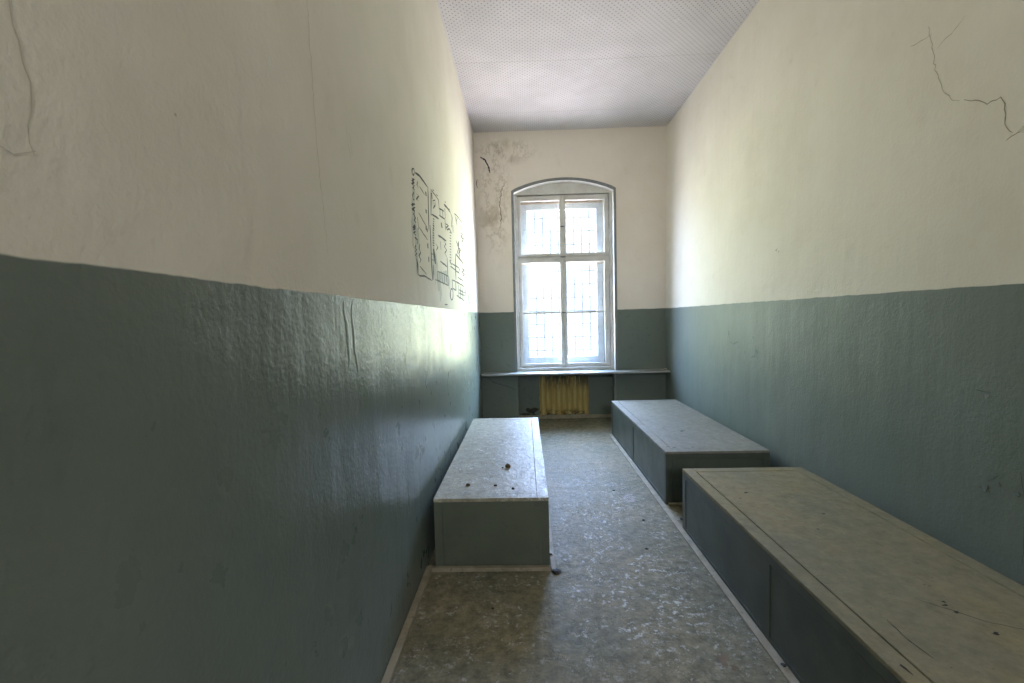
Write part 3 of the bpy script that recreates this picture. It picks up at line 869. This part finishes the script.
bedL = make_bed((LBX0, LBY0, 0), 0.600, 1.901, 0.373, 'low wooden bed box by the left wall, its pale top scuffed and littered', M['top_pale'], M['side'], 0.0006)
bedF = make_bed((0.944, 3.091, 0), 0.704, 1.930, 0.368, 'grey wooden bed box in the far right corner near the window', M['top_grey'], M['side_dark'])
bedN = make_bed((0.935, 0.835, 0), 0.709, 1.901, 0.3715, 'large olive-topped wooden bed box in the near right foreground', M['top_olive'], M['side_dark'], 0.0032)
for b in (bedL, bedF, bedN): b['group'] = 'wooden bed boxes along the walls'

# scratches and dents in the bed tops
def mark(parent, mat, fn, name='scratch'):
    bm = bmesh.new(); fn(bm); link(name, bm, mat, parent)
zt = on_up(0.3711)
mark(bedN, M['crumb_black'], lambda bm: ribbon(bm, [(0.133, 0.517), (0.125, 0.425), (0.133, 0.36)], 0.0016, 0.0016, zt, 0.0006, 0.015, 0.001, 3))
mark(bedN, M['crumb_black'], lambda bm: ribbon(bm, [(0.30, 0.62), (0.42, 0.5), (0.60, 0.42)], 0.001, 0.001, zt, 0.0006, 0.02, 0.002, 4))
for i, (u, v, r) in enumerate(((0.389, 0.454, 0.006), (0.363, 0.583, 0.005), (0.194, 1.512, 0.007), (0.366, 0.549, 0.005), (0.375, 0.60, 0.004), (0.13, 1.44, 0.004), (0.42, 1.25, 0.005), (0.3, 1.1, 0.004))):
    mark(bedN, M['crumb_black'], lambda bm: patch(bm, u, v, r * 1.6, r, zt, 0.0007, 12, 0.5, 20 + i), 'chip')
mark(bedN, M['crumb_black'], lambda bm: patch(bm, 0.031, 0.325, 0.004, 0.018, on_up(0.3715), 0.0006, 14, 0.5, 40), 'chip')
for i, (u, v, r) in enumerate(((0.09, 0.09, 0.009), (0.22, 0.10, 0.008), (0.30, 0.55, 0.012), (0.05, 0.12, 0.006))):
    mark(bedF, M['crumb'], lambda bm: patch(bm, u, v, r * 1.6, r, on_up(0.3675), 0.0007, 12, 0.5, 60 + i), 'chip')

# ---------------------------------------------------------------- loose bits
def bit(name, x, y, z, r, mat, label, cat, group, squash=0.7, seed=1, rz=0.0):
    bm = bmesh.new(); chunk(bm, r, squash, seed)
    zmin = min(v.co.z for v in bm.verts)
    for v in bm.verts: v.co.z -= zmin
    o = link(name, bm, mat, smooth=False)
    o.location = (x, y, z); o.rotation_euler = (0, 0, rz)
    return tag(o, label, cat, group)
LT = 0.3735
gb = 'crumbs lying on the left bed box'
bit('crumb', -0.122, 2.80, LT, 0.017, M['crumb'], 'largest dark brown crumb, in the middle of the left bed top', 'crumb', gb, 0.9, 3)
bit('crumb', -0.335, 2.497, LT, 0.012, M['crumb'], 'rust-brown crumb on the left bed top, the one nearest the wall', 'crumb', gb, 0.6, 4)
bit('crumb', -0.180, 2.484, LT, 0.010, M['crumb_black'], 'small black crumb on the left bed top between the rusty one and the tiny one', 'crumb', gb, 0.6, 5)
bit('crumb', -0.082, 2.436, LT, 0.008, M['crumb_black'], 'tiny black crumb on the left bed, rightmost and nearest the front edge', 'crumb', gb, 0.7, 6)
bit('crumb', -0.155, 2.79, LT, 0.006, M['crumb_black'], 'tiny black speck touching the left side of the largest crumb', 'crumb', gb, 0.6, 7)
gf = 'dark bits of debris on the floor'
bit('debris_bit', 0.135, 2.272, 0.0, 0.026, M['crumb_black'], 'black lump on the floor at the front corner of the left bed box', 'debris', gf, 0.32, 11)
bit('debris_bit', 0.732, 2.852, 0.0, 0.012, M['crumb_black'], 'black flat bit on the floor left of the gap between the right beds', 'debris', gf, 0.4, 12)
bit('debris_bit', 0.640, 3.358, 0.0, 0.009, M['crumb_black'], 'small black bit in mid floor beside the far right bed', 'debris', gf, 0.4, 13)
bit('debris_bit', 0.655, 2.494, 0.0, 0.009, M['crumb_black'], 'small black bit on the floor opposite the front of the left bed', 'debris', gf, 0.4, 14)
bit('debris_bit', 0.117, 2.42, 0.0125, 0.008, M['crumb_black'], 'black bit on the strip along the left bed side', 'debris', gf, 0.6, 15)
bit('debris_bit', 0.975, 2.86, 0.0, 0.014, M['crumb_black'], 'dark bit in the gap between the two right beds', 'debris', gf, 0.5, 16)
bit('debris_bit', 0.917, 1.62, 0.0165, 0.010, M['crumb_black'], 'black bit on the strip beside the near right bed', 'debris', gf, 0.4, 17)
bit('debris_bit', -0.17, 1.98, 0.0, 0.006, M['crumb_black'], 'tiny dark bit alone on the shaded floor in front of the left bed', 'debris', gf, 0.5, 18)
bit('plaster_lump', 1.700, YB - 0.085, 0.6345, 0.020, M['plaster'], 'grey plaster lump at the right end of the window board', 'plaster lump', None, 0.7, 21)

# stains on the floor
bm = bmesh.new()
patch(bm, 0.722, 1.672, 0.020, 0.030, on_up(0.0), 0.0006, 20, 0.5, 31)
patch(bm, 0.742, 1.63, 0.012, 0.016, on_up(0.0), 0.0005, 16, 0.5, 32)
link('stain', bm, M['stain'], floor)
bm = bmesh.new()
ribbon(bm, [(0.70, 3.16), (0.68, 3.21), (0.715, 3.26), (0.75, 3.22), (0.735, 3.15), (0.70, 3.16)], 0.008, 0.014, on_up(0.0), 0.0005, 0.02, 0.004, 5, False)
link('stain', bm, M['stain_red'], floor)

# ---------------------------------------------------------------- cracks and peeling on the walls
def cracks(parent, frame, mat, lines, w=0.0022, jit=0.006, seed=1, name='crack'):
    for i, L in enumerate(lines):
        bm = bmesh.new()
        ribbon(bm, L, w, w, frame, 0.0008, 0.015, jit, seed + i)
        link(name, bm, mat, parent)
cracks(wall_right, on_right, M['crack_pale'], [[(2.05, 2.50), (2.021, 2.385), (2.009, 2.30), (1.97, 2.20), (1.924, 2.137), (1.895, 2.12)]], 0.0016, 0.005, 1)
cracks(wall_right, on_right, M['crack_pale'], [[(2.14, 2.47), (2.08, 2.46), (2.03, 2.46)], [(2.005, 2.38), (1.93, 2.41), (1.885, 2.44)]], 0.0014, 0.005, 4)
cracks(wall_right, on_right, M['crack_mid'], [[(1.875, 2.115), (1.83, 2.093), (1.785, 2.057), (1.735, 2.058), (1.718, 2.03), (1.718, 1.956), (1.69, 1.915)], [(1.71, 1.895), (1.68, 1.905), (1.65, 1.925)]], 0.0017, 0.004, 7)
cracks(wall_left, on_left, M['crack_faint'], [[(0.49, 1.70), (0.505, 1.62), (0.515, 1.58), (0.507, 1.53), (0.512, 1.50)], [(0.47, 1.50), (0.49, 1.492), (0.513, 1.505)]], 0.0009, 0.003, 11)
cracks(wall_left, on_left, M['crack_faint'], [[(1.235, 2.25), (1.24, 2.0), (1.25, 1.78), (1.265, 1.66), (1.285, 1.50)], [(1.47, 1.93), (1.48, 1.87), (1.50, 1.83)], [(1.50, 1.92), (1.515, 1.85)]], 0.0013, 0.004, 14)
cracks(wall_back, on_back, M['black_scuff'], [[(-0.493, 3.275), (-0.433, 3.237), (-0.395, 3.16), (-0.377, 3.08)]], 0.009, 0.002, 21, 'cable_mark')
cracks(wall_back, on_back, M['crack'], [[(-0.538, 3.01), (-0.540, 2.90)], [(-0.20, 2.96), (-0.25, 2.84), (-0.265, 2.70), (-0.25, 2.55), (-0.27, 2.40)]], 0.004, 0.008, 24)
cracks(wall_back, on_back, M['crack_oil'], [[(-0.455, 0.554), (-0.40, 0.51), (-0.369, 0.502), (-0.30, 0.48), (-0.233, 0.462), (-0.122, 0.409)]], 0.005, 0.008, 27)

def flakes(parent, frame, lst, front, lift=0.02, back=True):
    for i, (u, v, s, a) in enumerate(lst):
        bm = bmesh.new()
        flake(bm, u, v, s, a, frame, lift * s / 0.05, 30 + i)
        f = link('paint_flake', bm, front, parent)
        if back:
            bm = bmesh.new()
            patch(bm, u - math.sin(a) * s * 0.45, v + math.cos(a) * s * 0.45, s * 0.5, s * 0.42, frame, 0.0007, 14, 0.5, 50 + i)
            link('bare_spot', bm, M['flake_back'], f)
flakes(wall_right, on_right, [(1.747, 0.632, 0.030, 2.7), (1.700, 0.655, 0.018, 2.2), (1.638, 0.640, 0.022, 1.7)], M['flake_dark'], 0.010)
flakes(wall_right, on_right, [(1.745, 0.980, 0.024, 3.0)], M['flake_dark'], 0.010)
flakes(wall_right, on_right, [(3.90, 1.13, 0.035, 1.3), (3.84, 1.05, 0.03, 2.8), (3.74, 1.05, 0.04, 1.8), (3.62, 1.00, 0.03, 2.6), (3.46, 1.01, 0.045, 1.5), (3.44, 0.98, 0.03, 2.9), (3.50, 1.11, 0.025, 1.2)], M['flake_dark'], 0.006, False)
cracks(wall_right, on_right, M['crack_oil'], [[(3.92, 1.165), (3.895, 1.10)], [(3.88, 1.06), (3.80, 1.05), (3.74, 1.07), (3.72, 1.01)], [(3.52, 0.96), (3.47, 0.97), (3.45, 1.05)]], 0.0035, 0.008, 44)
cracks(wall_right, on_right, M['crack_oil'], [[(1.735, 0.645), (1.715, 0.66), (1.69, 0.685)], [(1.79, 0.985), (1.755, 0.982), (1.73, 0.984)]], 0.0016, 0.002, 52)
cracks(wall_right, on_right, M['crack_oil'], [[(1.62, 0.72), (1.60, 0.62), (1.602, 0.50), (1.605, 0.40)]], 0.002, 0.003, 48)
flakes(wall_right, on_right, [(3.19, 1.735, 0.018, 3.0), (3.17, 1.71, 0.014, 1.4)], M['flake_cream'], 0.004, True)
flakes(wall_right, on_right, [(1.662, 1.905, 0.022, 0.6)], M['flake_cream'], 0.012, True)
flakes(wall_left, on_left, [(2.98, 1.21, 0.028, 1.4), (3.05, 1.19, 0.024, 1.8), (3.46, 1.07, 0.03, 1.6), (4.10, 1.10, 0.045, 1.3), (4.16, 1.02, 0.04, 1.8), (3.75, 1.17, 0.03, 1.5), (3.5, 0.90, 0.03, 1.7)], M['flake_oil'], 0.007, False)
# two long blisters in the oil paint on the left wall
for i, (u, z0, z1, w) in enumerate(((1.395, 1.16, 1.37, 0.016), (1.455, 1.12, 1.37, 0.013))):
    bm = bmesh.new()
    n, k = 26, 8
    rows = []
    rnd = random.Random(70 + i)
    for a in range(n + 1):
        t = a / n
        z = z0 + (z1 - z0) * t
        env = math.sin(math.pi * min(1, t * 0.93 + 0.03)) ** 0.7
        c = u + 0.010 * math.sin(5 * t + i) + 0.004 * math.sin(13 * t)
        rows.append([bm.verts.new(on_left(c + w * env * (2 * b / k - 1), z, 0.0003 + 0.0017 * env * math.sin(math.pi * b / k) ** 1.3)) for b in range(k + 1)])
    for a in range(n):
        for b in range(k):
            bm.faces.new([rows[a][b], rows[a][b + 1], rows[a + 1][b + 1], rows[a + 1][b]])
    bmesh.ops.recalc_face_normals(bm, faces=bm.faces[:])
    link('paint_blister', bm, M['wall_left'], wall_left, smooth=True)

# drawing on the left wall
bm = bmesh.new()
for i, (w, p) in enumerate(STROKES):
    ribbon(bm, p, 0.0115 * max(w, 0.85) * (p[0][0] / 2.4) ** 1.7, 0.0042 * max(w, 0.85) * (p[0][0] / 2.4), on_left, 0.0011, 0.05, 0.002, 100 + i, True, 0.18)
o = link('wall_drawing', bm, M['charcoal'], wall_left)
o['label'] = 'sketchy black line drawing of linked box shapes on the cream wall'
bm = bmesh.new()
for i, (u, v, ru, rv) in enumerate(((2.40, 1.70, 0.05, 0.12), (2.36, 1.95, 0.03, 0.06), (2.84, 1.70, 0.05, 0.13), (3.15, 1.60, 0.16, 0.05), (4.45, 1.57, 0.12, 0.08), (3.0, 1.53, 0.06, 0.09), (2.33, 1.80, 0.04, 0.10), (2.92, 1.62, 0.05, 0.10), (3.35, 1.58, 0.07, 0.05), (2.37, 1.62, 0.03, 0.07), (4.55, 1.50, 0.10, 0.05))):
    patch(bm, u, v, ru, rv, on_left, 0.0006, 30, 0.45, 200 + i)
link('smudge', bm, M['charcoal_smudge'], o)

# ================================================================ LIGHT
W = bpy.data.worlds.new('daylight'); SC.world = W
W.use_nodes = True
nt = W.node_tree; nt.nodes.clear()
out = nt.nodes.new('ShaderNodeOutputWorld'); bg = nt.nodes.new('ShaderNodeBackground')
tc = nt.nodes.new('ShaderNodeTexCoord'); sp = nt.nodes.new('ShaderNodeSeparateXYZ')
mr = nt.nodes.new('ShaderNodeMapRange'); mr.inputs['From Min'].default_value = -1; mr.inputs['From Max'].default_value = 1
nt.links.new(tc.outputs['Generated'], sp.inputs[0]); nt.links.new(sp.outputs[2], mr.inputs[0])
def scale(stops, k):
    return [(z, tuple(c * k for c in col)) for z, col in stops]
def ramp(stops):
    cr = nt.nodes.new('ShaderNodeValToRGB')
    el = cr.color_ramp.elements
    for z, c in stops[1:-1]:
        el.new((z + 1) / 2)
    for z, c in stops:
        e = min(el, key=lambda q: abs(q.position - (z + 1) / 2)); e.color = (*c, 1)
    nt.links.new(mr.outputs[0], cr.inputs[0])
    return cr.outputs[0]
# sky outside the window (+y) and added fill sky behind the camera (-y)
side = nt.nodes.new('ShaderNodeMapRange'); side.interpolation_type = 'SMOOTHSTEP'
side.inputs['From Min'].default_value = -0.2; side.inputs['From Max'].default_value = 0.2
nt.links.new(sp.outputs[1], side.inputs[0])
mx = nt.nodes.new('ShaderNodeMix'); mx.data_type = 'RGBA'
nt.links.new(side.outputs[0], mx.inputs[0]); nt.links.new(ramp(REAR_FILL_STOPS), mx.inputs[6])
# sky dimmed straight ahead so the bars show, brighter tree-green to the sides
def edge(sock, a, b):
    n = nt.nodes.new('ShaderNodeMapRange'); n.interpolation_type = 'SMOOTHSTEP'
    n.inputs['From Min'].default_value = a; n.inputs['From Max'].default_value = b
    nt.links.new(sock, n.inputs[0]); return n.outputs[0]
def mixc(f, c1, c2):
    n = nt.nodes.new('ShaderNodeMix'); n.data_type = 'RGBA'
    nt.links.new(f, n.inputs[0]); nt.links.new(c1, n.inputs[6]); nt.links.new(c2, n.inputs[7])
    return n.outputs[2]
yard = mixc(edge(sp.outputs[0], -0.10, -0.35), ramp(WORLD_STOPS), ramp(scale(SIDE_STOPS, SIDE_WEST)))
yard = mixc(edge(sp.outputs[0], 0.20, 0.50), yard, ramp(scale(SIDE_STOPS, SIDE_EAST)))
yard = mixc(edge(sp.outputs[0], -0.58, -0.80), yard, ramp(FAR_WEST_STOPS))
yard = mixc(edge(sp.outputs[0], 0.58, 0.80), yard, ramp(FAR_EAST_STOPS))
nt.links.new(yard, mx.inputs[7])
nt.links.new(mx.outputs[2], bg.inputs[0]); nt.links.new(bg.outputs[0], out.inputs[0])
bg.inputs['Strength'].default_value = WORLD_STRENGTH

def area(name, loc, rot, sx, sy, power, color, portal=False):
    L = bpy.data.lights.new(name, 'AREA'); L.shape = 'RECTANGLE'; L.size = sx; L.size_y = sy
    L.energy = power; L.color = color
    if portal: L.cycles.is_portal = True
    o = bpy.data.objects.new(name, L); COL.objects.link(o)
    o.location = loc; o.rotation_euler = rot
    return o
area('window_portal', (0.5025, YB + 0.31, 1.7225), (math.radians(-90), 0, 0), 1.05, 2.11, 1.0, (1, 1, 1), True)

area('fill_window_portal', (0.65, YF - 0.21, 2.70), (math.radians(90), 0, 0), 1.0, 0.80, 1.0, (1, 1, 1), True)

# ================================================================ CAMERA
cam = bpy.data.cameras.new('camera'); co = bpy.data.objects.new('camera', cam); COL.objects.link(co)
cam.sensor_width = 36.0; cam.lens = 15.996; cam.clip_start = 0.02
r = Vector((0.99936132, 0.02665483, -0.02380069)); fw = Vector((-0.02782997, 0.99833675, -0.05048991)); up = Vector((0.0224153, 0.05112004, 0.99844093))
mw = Matrix(((r.x, up.x, -fw.x, 0.0), (r.y, up.y, -fw.y, 0.0), (r.z, up.z, -fw.z, 1.3014), (0, 0, 0, 1)))
co.matrix_world = mw
SC.camera = co

vs = SC.view_settings
SC.display_settings.display_device = 'sRGB'
vs.view_transform = 'Standard'; vs.look = 'None'; vs.gamma = 1.0; vs.use_curve_mapping = False
vs.exposure = EXPOSURE
SC.cycles.max_bounces = 16; SC.cycles.diffuse_bounces = 12; SC.cycles.glossy_bounces = 6; SC.cycles.transparent_max_bounces = 16
SC.cycles.use_denoising = True
SC.cycles.caustics_reflective = False
SC.cycles.sample_clamp_indirect = 8.0
